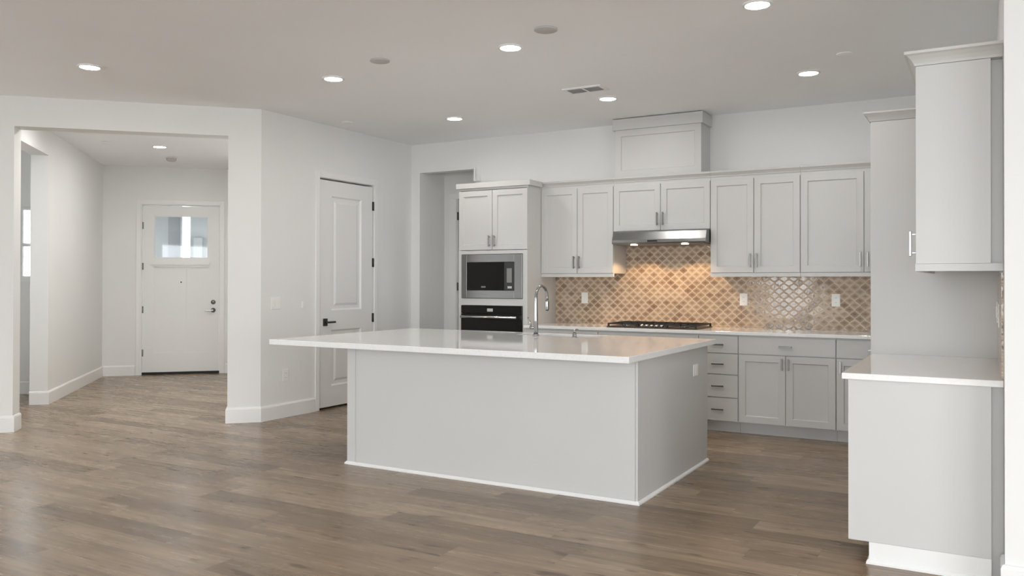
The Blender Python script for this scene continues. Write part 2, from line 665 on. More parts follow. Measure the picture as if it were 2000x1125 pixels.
for (u0, u1, z0, z1) in WINDOWS_RIGHT_ADDED:
    b = MB(FR(XE + 0.10))
    b.box(u0, u0 + 0.05, 0, 0.06, z0, z1).box(u1 - 0.05, u1, 0, 0.06, z0, z1)
    b.box(u0 + 0.05, u1 - 0.05, 0, 0.06, z0, z0 + 0.05).box(u0 + 0.05, u1 - 0.05, 0, 0.06, z1 - 0.05, z1)
    struct('window_%d' % wn, b, M['trim'], 'added unseen window in the wall right of the camera, %s' % ('rear one' if u0 < -1 else 'front one'), 'window')
    wn += 1
# the window of the side room
wroot = thing('window_%d' % wn, 'bright narrow sash window seen through the foyer doorway', 'window', W(SRC, -2.93, SWIN[2]), 0, None, 'structure')
d0, d1, z0, z1 = SWIN
zm = (z0 + z1) / 2 - 0.02
b = MB(FD(SRC + 0.08))
b.box(d0, d0 + 0.03, 0, 0.05, z0, z1).box(d1 - 0.03, d1, 0, 0.05, z0, z1)
b.box(d0 + 0.03, d1 - 0.03, 0, 0.05, z0, z0 + 0.035).box(d0 + 0.03, d1 - 0.03, 0, 0.05, z1 - 0.03, z1).box(d0 + 0.03, d1 - 0.03, 0, 0.05, zm - 0.02, zm + 0.02)
b.build('window_frame', M['trim'], wroot)
MB(FD(SRC + 0.075)).box(d0 + 0.03, d1 - 0.03, 0, 0.006, z0 + 0.03, z1 - 0.03).build('pane', M['glass'], wroot)
MB(FD(SRC)).box(d0 - 0.03, d1, 0, 0.03, z0 - 0.035, z0 - 0.002).build('window_sill', M['trim'], wroot)

# baseboards
BP = [(0, 0), (0.016, 0), (0.016, 0.128), (0.010, 0.142), (0, 0.146)]


def baseboard(name, path, label, side=1.0):
    b = MB()
    b.sweep(path, BP, side)
    return struct(name, b, M['trim'], label, 'baseboard')


xpw = XP
baseboard('baseboard_pantry', [W(C1, D_R), W(C0, D_R), W(C0, -0.226), (XP, 6.50)], 'white baseboard around the wall corner left of the pantry door', -1)
baseboard('baseboard_entry', [W(C1, D_L), W(C0, D_L), W(C0, -6.0)], 'white baseboard under the left end of the angled wall', 1)
baseboard('baseboard_foyer_side', [W(SW, DS - 0.18), W(SW, DS), W(CF, DS), W(CF, -2.09)], 'white baseboard along the left side of the foyer', -1)
baseboard('baseboard_foyer_right', [W(CF, -0.85), W(CF, DFR), W(C1, DFR)], 'white baseboard right of the front door', -1)
baseboard('baseboard_back', [(XP, 7.53), (XP, YB), (AX0, YB), (AX0, AYB - 0.005)], 'white baseboard from the pantry door into the alcove', -1)
baseboard('baseboard_wing', [(XR, 4.30), (XR, 4.15), (XE, 4.15)], 'white baseboard at the lower right corner of the photo', -1)
baseboard('baseboard_side_room', [W(SRC, -4.6), W(SRC, DS - 0.18)], 'white baseboard under the side room window', -1)


# ------------------------------------------------------------------ doors
def hinge_mb(frame, u, z, v=0.0):
    b = MB(frame)
    b.lathe([(0.008, z - 0.05), (0.008, z + 0.05)], u, v + 0.010, 10)
    b.box(u - 0.014, u + 0.014, v, v + 0.005, z - 0.05, z + 0.05)
    return b


# front door, far end of the foyer
fr = FD(CF + 0.05)
dr = thing('door_1', 'white front door with a glass panel at the far end of the foyer', 'door', W(CF + 0.05, -1.47, 0), 0, None, 'structure')
L, Rr, T = -1.995, -0.945, 2.46
gl0, gl1, gz0, gz1 = -1.845, -1.10, 1.70, 2.318
b = MB(fr)
b.box(L, gl0, -0.045, 0, 0.035, T).box(gl1, Rr, -0.045, 0, 0.035, T)
b.box(gl0, gl1, -0.045, 0, gz1, T)
b.box(gl0, gl1, -0.045, 0, 1.565, gz0)
b.box(gl0, gl1, -0.045, 0, 0.035, 0.31)
b.box(gl0, gl1, -0.045, -0.014, 0.31, 1.565)
b.box(-1.525, -1.41, -0.014, 0, 0.31, 1.565)
b.build('door_panel', M['door'], dr)
b = MB(fr)
for (a0, a1) in ((gl0, -1.525), (-1.41, gl1)):
    for (q0, q1, q2, q3) in ((a0, a0 + 0.012, 0.31, 1.565), (a1 - 0.012, a1, 0.31, 1.565), (a0 + .012, a1 - .012, 0.31, 0.322), (a0 + .012, a1 - .012, 1.553, 1.565)):
        b.box(q0, q1, -0.014, -0.005, q2, q3)
b.build('panel_moulding', M['door'], dr)
MB(fr).box(gl0 - 0.02, gl1 + 0.02, 0.0, 0.03, 1.60, 1.645).box(gl0 - 0.01, gl1 + 0.01, 0, 0.015, 1.575, 1.60).build('ledge', M['door'], dr)
MB(fr).box(gl0, gl1, -0.026, -0.020, gz0, gz1).build('glass_pane', M['glass'], dr)
b = MB(fr)
b.box(gl0, gl0 + .012, -0.018, -0.004, gz0, gz1).box(gl1 - .012, gl1, -0.018, -0.004, gz0, gz1).box(gl0 + .012, gl1 - .012, -0.018, -0.004, gz0, gz0 + .012).box(gl0 + .012, gl1 - .012, -0.018, -0.004, gz1 - .012, gz1)
b.build('glazing_bead', M['door'], dr)
for z in (2.17, 1.577, 0.947, 0.318):
    hinge_mb(fr, L - 0.002, z, 0.0).build('hinge', M['nickel'], dr)
MB(fr).lathe([(0.032, 0.0), (0.032, 0.012), (0.022, 0.016), (0.022, 0.028), (0.0, 0.03)], -1.027, 1.054, 20, axis='v', cap1=False).build('deadbolt', M['nickel'], dr)
h = MB(fr).lathe([(0.034, 0.0), (0.034, 0.010), (0.014, 0.014), (0.014, 0.05), (0.0, 0.052)], -1.027, 0.933, 20, axis='v', cap1=False).build('door_handle', M['nickel'], dr)
MB(fr).box(-1.14, -1.02, 0.045, 0.060, 0.922, 0.944).build('lever', M['nickel'], h, 0.004)
MB(fr).lathe([(0.010, 0.0), (0.010, 0.006), (0.0, 0.008)], -1.474, 1.348, 14, axis='v', cap1=False).build('peephole', M['bronze'], dr)
MB(fr).box(-2.0, -0.94, -0.06, 0.03, 0.0, 0.034).build('threshold', M['dark'], dr)
# casing and jambs
b = MB(FD(CF))
b.box(-2.075, -2.012, 0, 0.018, 0, 2.545).box(-0.928, -0.868, 0, 0.018, 0, 2.545).box(-2.012, -0.928, 0, 0.018, 2.478, 2.545)
b.box(-2.018, -2.002, -0.13, 0.0, 0, 2.484).box(-0.938, -0.922, -0.13, 0.0, 0, 2.484).box(-2.002, -0.938, -0.13, 0.0, 2.468, 2.484)
struct('trim_1', b, M['trim'], 'white casing around the front door', 'door casing', 0.003)

# pantry door
fr = FP(XP - 0.02)
dr = thing('door_2', 'white two panel interior door with dark lever behind the island', 'door', (XP - 0.02, 7.01, 0), 0, None, 'structure')
L, Rr = 6.578, 7.447
b = MB(fr)
bx = (L, Rr)
b.box(L, L + 0.19, -0.035, 0.012, 0.022, 2.438).box(Rr - 0.19, Rr, -0.035, 0.012, 0.022, 2.438)
b.box(L + 0.19, Rr - 0.19, -0.035, 0.012, 2.275, 2.438).box(L + 0.19, Rr - 0.19, -0.035, 0.012, 0.84, 1.05).box(L + 0.19, Rr - 0.19, -0.035, 0.012, 0.022, 0.24)
b.build('door_panel', M['door'], dr)
b = MB(fr)
for (q0, q1) in ((0.24, 0.84), (1.05, 2.275)):
    u0, u1 = L + 0.19, Rr - 0.19

    def rc(i, v):
        return [(u0 + i, v, q0 + i), (u1 - i, v, q0 + i), (u1 - i, v, q1 - i), (u0 + i, v, q1 - i)]
    b.loops([rc(0, -0.03), rc(0, 0.010), rc(0.016, -0.004), rc(0.05, -0.004), rc(0.075, 0.006)])
b.build('raised_panel', M['door'], dr)
for z in (2.221, 1.576, 0.948, 0.32):
    hinge_mb(fr, Rr + 0.008, z, 0.012).build('hinge', M['bronze'], dr)
h = MB(fr).box(6.635, 6.70, 0.012, 0.022, 0.885, 0.965).build('door_handle', M['bronze'], dr, 0.003)
b = MB(fr)
b.lathe([(0.011, 0.022), (0.011, 0.055)], 6.667, 0.925, 12, axis='v')
b.box(6.655, 6.785, 0.050, 0.064, 0.915, 0.935)
b.build('lever', M['bronze'], h, 0.003)
b = MB(FP(XP))
b.box(6.505, 6.563, 0, 0.016, 0, 2.52).box(7.462, 7.52, 0, 0.016, 0, 2.52).box(6.563, 7.462, 0, 0.016, 2.458, 2.52)
struct('trim_2', b, M['trim'], 'white casing around the pantry door', 'door casing', 0.004)

# alcove door, mostly behind the oven cabinet
fr = FB(AYB + 0.01)
dr = thing('door_3', 'white door with dark hinges in the alcove, mostly behind the oven cabinet', 'door', (-5.35, AYB, 0), 0, None, 'structure')
b = MB(fr)
b.panel(-5.745, -4.955, 0.015, 2.395, -0.035, 0.0, 0.12, 0.008, 0.02)
b.build('door_panel', M['door'], dr)
for z in (2.185, 1.30, 0.32):
    hinge_mb(fr, -5.752, z, 0.0).build('hinge', M['bronze'], dr)
b = MB(FB(AYB))
b.box(-5.87, -5.765, 0, 0.018, 0, 2.40).box(-4.935, -4.87, 0, 0.018, 0, 2.40).box(-5.87, -4.87, 0, 0.018, 2.40, 2.47)
struct('trim_3', b, M['trim'], 'white casing of the alcove door left of the oven cabinet', 'door casing', 0.003)

# ------------------------------------------------------------------ outside the front door
tag(MB(FCD).box(CF + 0.16, 40, -20, 20, -0.5, -0.15).build('ground', M['paving']), 'pale ground outside the house', 'ground', None, 'structure')
tag(MB(FCD).box(15.2, 15.5, -1.93, -1.735, -0.15, 4.0).build('porch_post', M['outside'], None), 'shade-darkened porch post seen through the front door glass', 'post')
tag(MB(FCD).box(16.2, 16.4, -3.1, -1.99, -0.15, 4.0).build('porch_wall', M['outside_light'], None), 'shade-darkened porch wall behind the post, seen through the left of the door glass', 'wall', None, 'structure')
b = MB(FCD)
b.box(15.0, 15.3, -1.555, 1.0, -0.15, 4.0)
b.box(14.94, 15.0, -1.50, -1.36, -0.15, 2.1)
tag(b.build('wall_porch_right', M['outside_light'], None), 'shade-darkened outer wall seen through the right of the front door glass', 'wall', None, 'structure')

tag(MB(FCD).box(13.16, 16.4, -3.1, 1.0, 2.75, 2.95).build('porch_shade_roof', M['outside_light']), 'unseen porch roof added to shade the area outside the front door', 'roof', None, 'structure')  # unseen slab added to keep sky light off the porch

# ------------------------------------------------------------------ ceiling fixtures
LIGHT_SPOTS = [
    ((-6.039, 3.959), 'round recessed ceiling lamp at far left, nearest the foyer opening'),
    ((-4.639, 5.170), 'round recessed ceiling lamp left of the grey cap, before the pantry wall'),
    ((-2.923, 5.099), 'round recessed ceiling lamp above the middle of the island, near row'),
    ((-1.181, 5.036), 'large bright recessed lamp cut by the top edge of the photo'),
    ((-1.213, 6.881), 'round recessed ceiling lamp right of the chimney box, over the right base cabinets'),
    ((-2.966, 6.950), 'round recessed ceiling lamp just right of the air vent'),
    ((-4.688, 7.036), 'round recessed ceiling lamp in the back row above the oven cabinet'),
    (W(9.2, -1.95)[:2], 'added unseen foyer fill lamp behind the header, on its left side'),  # this and the next hidden foyer lamps are added to brighten the foyer
    (W(9.2, -0.95)[:2], 'added unseen foyer fill lamp behind the header, on its right side'),
    (W(10.1, -0.54)[:2], 'added unseen foyer fill lamp close to the right wall, behind the opening jamb'),
    (W(9.2, -1.45)[:2], 'added unseen foyer fill lamp behind the middle of the header'),
    (W(11.2, -0.62)[:2], 'added unseen foyer fill lamp behind the right jamb of the opening'),
    ((-8.845, 6.725), 'round recessed ceiling lamp in the foyer before the front door'),
]
lt = thing('recessed_light', LIGHT_SPOTS[0][1], 'ceiling light', (0, 0, 0), 0, 'recessed ceiling lamps')
b = MB()
b.lathe([(0.072, -0.001), (0.088, -0.001), (0.090, -0.006), (0.076, -0.012), (0.070, -0.008)], 0, 0, 36, cap0=False, cap1=False)
b.build('trim_ring', M['trim'], lt)
MB().lathe([(0.070, -0.004), (0.070, -0.008)], 0, 0, 36).build('lamp_lens', M['lens'], lt)
for i, (p, lab) in enumerate(LIGHT_SPOTS):
    o = lt if i == 0 else copy_tree(lt)
    # the visible foyer lamp sits at its own measured place
    o.location = (p[0], p[1], CEIL)
    o['label'] = lab
CAPS = [((-3.957, 4.923), 0.075, 'round grey ceiling cap left of the middle lamps'),
        ((-2.513, 4.852), 0.078, 'round grey ceiling cap nearest the camera, right of the middle lamp'),
        ((-5.772, 6.647), 0.06, 'faint round ceiling cap close to the pantry wall'),
        ((-0.88, 6.427), 0.06, 'thin round ceiling cap above the right base cabinets'),
        ((-9.123, 6.187), 0.045, 'small round ceiling cap inside the foyer')]
cp = None
for (p, r, lab) in CAPS:
    b = MB().lathe([(r * 0.9, CEIL - 0.001), (r, CEIL - 0.003), (r, CEIL - 0.008), (r * 0.92, CEIL - 0.011), (0.0005, CEIL - 0.012)], p[0], p[1], 32)
    tag(b.build('sprinkler_cap', M['cap'] if r > 0.07 else M['ceiling']), lab, 'ceiling cap', 'round ceiling caps')
sd = thing('smoke_detector', 'round smoke detector on the foyer ceiling left of its lamp', 'smoke detector', (-9.37, 6.83, CEIL))
sd.location = (-9.508, 7.413, CEIL)
ORIGIN[sd.name] = ((-9.508, 7.413, CEIL), 0.0)
px, py = -9.508, 7.413
MB().lathe([(0.075, CEIL - 0.001), (0.075, CEIL - 0.012)], px, py, 28).build('base', M['plate'], sd)
MB().lathe([(0.066, CEIL - 0.012), (0.064, CEIL - 0.036), (0.045, CEIL - 0.05), (0.0005, CEIL - 0.052)], px, py, 28).build('cover', M['cap'], sd)
# air vent
vt = thing('air_vent', 'white rectangular ceiling air vent with dark slots', 'air vent', (-2.99, 6.52, CEIL))
z = CEIL
b = MB()
u0, u1, v0, v1 = -3.17, -2.81, 6.42, 6.62
b.box(u0, u1, v0, v0 + 0.03, z - 0.012, z - 0.001).box(u0, u1, v1 - 0.03, v1, z - 0.012, z - 0.001)
b.box(u0, u0 + 0.03, v0 + 0.03, v1 - 0.03, z - 0.012, z - 0.001).box(u1 - 0.03, u1, v0 + 0.03, v1 - 0.03, z - 0.012, z - 0.001)
b.box(-3.0, -2.98, v0 + 0.03, v1 - 0.03, z - 0.012, z - 0.001)
b.build('frame', M['trim'], vt)
MB().box(u0 + 0.03, u1 - 0.03, v0 + 0.03, v1 - 0.03, z - 0.003, z - 0.001).build('duct', M['dark'], vt)
for k in range(5):
    y = v0 + 0.055 + k * 0.028
    b = MB()
    b.loops([[(u0 + 0.03, y, z - 0.004), (u0 + 0.03, y + 0.002, z - 0.004), (u0 + 0.03, y - 0.008, z - 0.014), (u0 + 0.03, y - 0.010, z - 0.014)],
             [(u1 - 0.03, y, z - 0.004), (u1 - 0.03, y + 0.002, z - 0.004), (u1 - 0.03, y - 0.008, z - 0.014), (u1 - 0.03, y - 0.010, z - 0.014)]])
    b.build('louver', M['trim'], vt)


# ------------------------------------------------------------------ cabinets
def pull(frame, u, z, v, length, vertical, parent):
    b = MB(frame)
    h = length / 2
    st = 0.028
    t = 0.007
    if vertical:
        b.box(u - t, u + t, v + st - 0.006, v + st + 0.006, z - h, z + h)
        for s in (-1, 1):
            b.box(u - 0.004, u + 0.004, v, v + st - 0.006, z + s * (h - 0.016) - 0.005, z + s * (h - 0.016) + 0.005)
    else:
        b.box(u - h, u + h, v + st - 0.006, v + st + 0.006, z - t, z + t)
        for s in (-1, 1):
            b.box(u + s * (h - 0.016) - 0.005, u + s * (h - 0.016) + 0.005, v, v + st - 0.006, z - 0.004, z + 0.004)
    return b.build('handle', M['nickel'], parent, 0.0015, 1)


GAP = 0.0025


def door(frame, u0, u1, z0, z1, parent, hu=None, hz=None, hl=0.13):
    d = MB(frame).panel(u0 + GAP, u1 - GAP, z0 + GAP, z1 - GAP, 0.001, 0.021, 0.058, 0.011).build('door', M['cabinet'], parent)
    if hu is not None:
        pull(frame, hu, hz, 0.021, hl, True, d)
    return d


def drawer(frame, u0, u1, z0, z1, parent, hl=0.11, shaker=False):
    b = MB(frame)
    if shaker:
        b.panel(u0 + GAP, u1 - GAP, z0 + GAP, z1 - GAP, 0.001, 0.021, 0.03, 0.004, 0.004)
    else:
        b.box(u0 + GAP, u1 - GAP, 0.001, 0.021, z0 + GAP, z1 - GAP)
    d = b.build('drawer', M['cabinet'], parent)
    pull(frame, (u0 + u1) / 2, (z0 + z1) / 2, 0.021, hl, False, d)
    return d


CROWN_S = [(0, 0), (0.008, 0), (0.012, 0.012), (0.022, 0.024), (0.036, 0.038), (0.038, 0.054), (0, 0.054)]


def crown(path, z, prof, side, parent, k=1.0):
    return MB().sweep(path, [(o * k, z + h * k) for o, h in prof], side).build('crown', M['cabinet'], parent)


# --- back wall uppers; carcass front plane v=0 at UF
UF = 7.845
DU = YB - UF
UZ0, UZ1 = 1.446, 2.335
f = FB(UF)


def upper(label, u0, u1, z0, doors, rail=True, handles=(), ends=(False, False)):
    t = thing('upper_cabinet', label, 'cabinet', ((u0 + u1) / 2, YB, z0), 0, 'upper cabinets on the back wall')
    MB(f).box(u0, u1, -DU + 0.001, 0, z0, UZ1 + 0.03).build('carcass', M['cabinet'], t)
    for (a, c_, hu) in doors:
        door(f, a, c_, z0, UZ1, t, hu, z0 + 0.115)
    crown([(u1, UF), (u0, UF)], UZ1 + 0.028, CROWN_S, 1, t)
    if rail:
        MB(f).box(u0, u1, -0.012, 0.016, z0 - 0.036, z0 - 0.001).build('light_rail', M['cabinet'], t)
    return t


TX0, TX1 = -4.957, -4.107
u1_ = upper('double door upper cabinet between the oven cabinet and the range hood', TX1 + 0.002, -3.278, UZ0, [(TX1 + 0.002, -3.682, -3.712), (-3.682, -3.278, -3.652)])
u2_ = upper('short double door upper cabinet directly above the range hood', -3.276, -2.279, 1.868, [(-3.276, -2.776, -2.806), (-2.776, -2.279, -2.746)], rail=False)
u3_ = upper('double door upper cabinet just right of the range hood', -2.277, -1.452, UZ0, [(-2.277, -1.868, -1.898), (-1.868, -1.452, -1.838)])
u4_ = upper('upper cabinet at the right end, its second door cut off by the tall panel', -1.450, -0.42, UZ0, [(-1.450, -0.915, -0.945), (-0.915, -0.42, -0.885)])
u5_ = upper('corner upper cabinet hidden behind the tall refrigerator panel', -0.418, XR - 0.002, UZ0, [(-0.418, XR - 0.002, -0.385)])

# --- chimney box above the hood cabinet
t = thing('chimney_box', 'tall grey panelled box rising from the hood cabinet to the ceiling', 'cabinet', (-2.83, YB, 2.42))
CX0, CX1, CY = -3.285, -2.385, 7.902
fb = FB(CY)
MB(fb).box(CX0, CX1, -(YB - CY) + 0.001, -0.001, 2.424, 2.905).build('carcass', M['cabinet'], t)
MB(fb).panel(CX0, CX1, 2.424, 2.905, 0.0, 0.018, 0.065, 0.009).build('front_panel', M['cabinet'], t)
MB().sweep([(CX1, YB - 0.002), (CX1, CY - 0.018), (CX0, CY - 0.018), (CX0, YB - 0.002)],
           [(-0.02, 2.905), (0.006, 2.905), (0.010, 2.935), (0.024, 2.955), (0.05, 2.985), (0.058, 2.99), (0.058, 3.015), (-0.02, 3.015)], -1).build('crown', M['cabinet'], t)

# --- oven tower
YT = 7.545
ft = FB(YT)
DT = YB - YT
t = thing('oven_cabinet', 'tall grey cabinet holding the microwave and the wall oven', 'cabinet', ((TX0 + TX1) / 2, YB, 0))
b = MB(ft)
b.box(TX0, TX0 + 0.018, -DT + 0.001, 0, 0.10, 2.36).box(TX1 - 0.018, TX1, -DT + 0.001, 0, 0.10, 2.36)
b.box(TX0 + 0.018, TX1 - 0.018, -DT + 0.001, -DT + 0.012, 0.10, 2.36)
b.box(TX0 + 0.018, TX1 - 0.018, -DT + 0.012, 0, 0.10, 0.118)
b.box(TX0 + 0.018, TX1 - 0.018, -DT + 0.012, 0, 0.40, 0.42)
b.box(TX0 + 0.018, TX1 - 0.018, -DT + 0.012, 0, 1.118, 1.172)
b.box(TX0 + 0.018, TX1 - 0.018, -DT + 0.012, 0, 1.664, 1.69)
b.box(TX0 + 0.018, TX1 - 0.018, -DT + 0.012, 0, 2.34, 2.36)
b.build('carcass', M['cabinet'], t)
b = MB(ft)
for (q0, q1) in ((TX0, TX0 + 0.042), (TX1 - 0.055, TX1)):
    b.box(q0, q1, 0.0005, 0.021, 0.40, 1.692)
b.box(TX0 + 0.042, TX1 - 0.055, 0.0005, 0.021, 1.108, 1.180).box(TX0 + 0.042, TX1 - 0.055, 0.0005, 0.021, 1.654, 1.692)
b.build('face_frame', M['cabinet'], t)
MB(ft).box(TX0, TX1, -DT + 0.02, -0.07, 0.0, 0.099).build('toe_kick', M['cabinet'], t)
xm = (TX0 + TX1) / 2
door(ft, TX0, xm, 1.695, 2.335, t, xm - 0.032, 1.79, 0.12)
door(ft, xm, TX1, 1.695, 2.335, t, xm + 0.032, 1.79, 0.12)
drawer(ft, TX0, TX1, 0.10, 0.395, t)
MB().sweep([(TX1, UF - 0.045), (TX1, YT), (TX0, YT), (TX0, YB - 0.002)], [(-0.03, 2.363)] + [(o + 0.001, 2.363 + h) for o, h in CROWN_S[1:-1]] + [(-0.03, 2.417)], -1).build('crown', M['cabinet'], t)

# --- microwave
t = thing('microwave', 'built in microwave with steel trim kit above the wall oven', 'microwave', (xm, YT, 1.18))
m0, m1, q0, q1 = -4.915, -4.165, 1.183, 1.651
b = MB(ft)
i0, i1, k0, k1 = -4.845, -4.259, 1.268, 1.566
b.box(m0, i0, -0.02, 0.030, q0, q1).box(i1, m1, -0.02, 0.030, q0, q1).box(i0, i1, -0.02, 0.030, q0, k0).box(i0, i1, -0.02, 0.030, k1, q1)
b.build('trim_frame', M['steel'], t, 0.003)
MB(ft).box(i0 + .01, i1 - .01, -0.45, -0.021, k0 + .01, k1 - .01).build('body', M['black'], t)
MB(ft).box(i0 + .001, -4.372, -0.018, 0.034, k0 + .001, k1 - .001).build('door', M['black_glass'], t, 0.003)
cpn = MB(ft).box(-4.370, i1 - .001, -0.018, 0.034, k0 + .001, k1 - .001).build('control_panel', M['black'], t, 0.003)
MB(ft).box(-4.335, -4.285, 0.034, 0.036, 1.289, 1.312).build('button', M['display'], cpn)
MB(ft).box(-4.345, -4.285, 0.034, 0.0355, 1.35, 1.50).build('keypad', M['grey_mark'], cpn)
MB(ft).box(-4.66, -4.605, 0.034, 0.0355, 1.296, 1.312).build('badge', M['grey_mark'], t)

# --- wall oven
t = thing('wall_oven', 'black glass wall oven with a long steel handle, below the microwave', 'oven', (xm, YT, 0.42))
MB(ft).box(m0 + .03, m1 - .03, -0.52, -0.021, 0.425, 1.10).build('body', M['black'], t)
cpn = MB(ft).box(m0, m1, -0.02, 0.034, 1.022, 1.104).build('control_panel', M['black_glass'], t, 0.003)
MB(ft).box(-4.585, -4.515, 0.034, 0.036, 1.043, 1.075).build('display', M['display'], cpn)
MB(ft).box(m0, m1, -0.02, 0.036, 0.425, 1.018).build('oven_door', M['black_glass'], t, 0.004)
b = MB(ft)
b.tube([(m0 + 0.02, 0.075, 0.985), (m1 - 0.04, 0.075, 0.985)], 0.014, 14)
b.box(m0 + 0.05, m0 + 0.07, 0.036, 0.075, 0.975, 0.995).box(m1 - 0.09, m1 - 0.07, 0.036, 0.075, 0.975, 0.995)
b.build('handle', M['steel_light'], t)

# --- range hood
t = thing('range_hood', 'stainless under cabinet range hood over the cooktop', 'range hood', (-2.76, YB, 1.73))
H0, H1 = -3.235, -2.281
b = MB(FB(YB))
b.extrude_u([(0.012, 1.735), (0.012, 1.864), (0.42, 1.864), (0.455, 1.855), (0.495, 1.775), (0.50, 1.745), (0.49, 1.735)], H0, H1)
b.build('shell', M['steel'], t, 0.004)
MB(FB(YB)).box(H0 + 0.03, H1 - 0.03, 0.04, 0.45, 1.728, 1.7345).build('filter', M['grey_mark'], t)
MB(FB(YB)).box(-2.86, -2.76, 0.496, 0.503, 1.752, 1.768).build('control_strip', M['dark'], t)
for cx in (-3.02, -2.50):
    o = MB().lathe([(0.034, 1.7275), (0.034, 1.722)], cx, YB - 0.44, 20).build('lamp_lens', M['hood_lens'], t)
    l = bpy.data.lights.new('hood_lamp', 'SPOT')
    l.energy = HOOD_POWER
    l.color = (1.0, 0.64, 0.33)
    l.spot_size = math.radians(116)
    l.spot_blend = 0.25
    l.shadow_soft_size = 0.025
    lo = bpy.data.objects.new('hood_lamp', l)
    COL.objects.link(lo)
    lo.location = (cx, YB - 0.40, 1.712)
    lo.rotation_euler = (math.radians(12), 0, 0)

# --- backsplash
b = MB(FB(YB))
b.box(TX1 + 0.001, -3.277, 0.0005, 0.009, 0.916, UZ0 - 0.001)
b.box(-3.277, -2.278, 0.0005, 0.009, 0.916, 1.862)
b.box(-2.278, XR - 0.012, 0.0005, 0.009, 0.916, UZ0 - 0.001)
tag(b.build('tile_backsplash', M['tile_x']), 'beige glazed lantern tile backsplash on the back wall behind the cooktop', 'backsplash', None, 'thing')
tag(MB(FR(XR)).box(4.36, 5.575, 0.0005, 0.009, 0.916, 1.40).build('tile_backsplash', M['tile_y']), 'beige tile backsplash sliver on the right wall above the near counter', 'backsplash', None, 'thing')

# --- back base cabinets
BF = 7.47
fbz = FB(BF)
DB = YB - BF


def base(label, u0, u1, fronts):
    t = thing('base_cabinet', label, 'cabinet', ((u0 + u1) / 2, YB, 0), 0, 'base cabinets under the back counter')
    MB(fbz).box(u0, u1, -DB + 0.001, 0, 0.10, 0.884).build('carcass', M['cabinet'], t)
    MB(fbz).box(u0, u1, -DB + 0.02, -0.06, 0.0, 0.099).build('toe_kick', M['cabinet'], t)
    for fr_ in fronts:
        if fr_[0] == 'door':
            door(fbz, *fr_[1:5], t, fr_[5], 0.64, 0.10)
        else:
            drawer(fbz, *fr_[1:5], t)
    return t


base('base cabinet beside the oven cabinet, hidden behind the island', TX1 + 0.002, -3.282, [('drawer', TX1 + 0.002, -3.282, 0.715, 0.872), ('door', TX1 + 0.002, -3.69, 0.105, 0.71, -3.72), ('door', -3.69, -3.282, 0.105, 0.71, -3.66)])
base('wide base cabinet under the cooktop, hidden behind the island', -3.280, -2.279, [('drawer', -3.28, -2.279, 0.715, 0.872), ('drawer', -3.28, -2.279, 0.41, 0.71), ('drawer', -3.28, -2.279, 0.105, 0.405)])
base('narrow stack of four grey drawers beside the island corner', -2.277, -1.917, [('drawer', -2.277, -1.917, 0.717, 0.872), ('drawer', -2.277, -1.917, 0.526, 0.714), ('drawer', -2.277, -1.917, 0.318, 0.523), ('drawer', -2.277, -1.917, 0.105, 0.315)])
base('double door base cabinet with one wide drawer, right of the drawer stack', -1.915, -1.093, [('drawer', -1.915, -1.093, 0.717, 0.872), ('door', -1.915, -1.505, 0.105, 0.714, -1.532), ('door', -1.505, -1.093, 0.105, 0.714, -1.478)])
base('base cabinet at right end, half hidden by the near counter', -1.091, -0.48, [('drawer', -1.091, -0.48, 0.717, 0.872), ('door', -1.091, -0.48, 0.105, 0.714, -1.055)])
base('corner base cabinet hidden behind the tall panel', -0.478, XR - 0.012, [('door', -0.478, XR - 0.012, 0.105, 0.872, -0.44)])
tag(MB().box(TX1 + 0.002, XR - 0.002, BF - 0.035, YB - 0.001, 0.885, 0.915).build('countertop', M['quartz'], None, 0.003), 'long white quartz countertop along the back wall', 'countertop')

# --- cooktop
t = thing('gas_cooktop', 'black gas cooktop with iron grates in the back counter', 'cooktop', (-2.777, 7.80, 0.915))
K0, K1, KY0, KY1 = -3.232, -2.322, 7.545, 8.055
MB().box(K0, K1, KY0, KY1, 0.916, 0.926).build('tray', M['black'], t, 0.004)
for gi in range(3):
    g0 = K0 + 0.015 + gi * 0.295
    g1 = g0 + 0.288
    b = MB()
    zt = 0.957
    y0_, y1_ = KY0 + 0.075 if gi == 1 else KY0 + 0.02, KY1 - 0.02
    for (p, q) in (((g0, y0_), (g1, y0_)), ((g0, y1_), (g1, y1_)), ((g0, y0_), (g0, y1_)), ((g1, y0_), (g1, y1_)), (((g0 + g1) / 2, y0_), ((g0 + g1) / 2, y1_)), ((g0, (y0_ + y1_) / 2), (g1, (y0_ + y1_) / 2))):
        b.box(min(p[0], q[0]) - 0.006, max(p[0], q[0]) + 0.006, min(p[1], q[1]) - 0.006, max(p[1], q[1]) + 0.006, zt - 0.014, zt)
    for xx in (g0, g1):
        for yy in (y0_, y1_):
            b.box(xx - 0.008, xx + 0.008, yy - 0.008, yy + 0.008, 0.9265, zt - 0.002)
    b.build('grate', M['iron'], t)
for (bx_, by_, r) in ((-3.07, 7.68, 0.045), (-3.07, 7.93, 0.05), (-2.777, 7.86, 0.062), (-2.485, 7.68, 0.045), (-2.485, 7.93, 0.05)):
    bn = MB().lathe([(r, 0.9265), (r, 0.935), (r * 0.8, 0.936)], bx_, by_, 24).build('burner', M['steel'], t)
    MB().lathe([(r * 0.75, 0.936), (r * 0.75, 0.942), (r * 0.5, 0.944)], bx_, by_, 24).build('burner_cap', M['iron'], bn)
for k in range(5):
    MB().lathe([(0.018, 0.9265), (0.017, 0.945), (0.012, 0.949)], -2.777 + (k - 2) * 0.05, KY0 + 0.037, 18).build('knob', M['steel_light'], t)


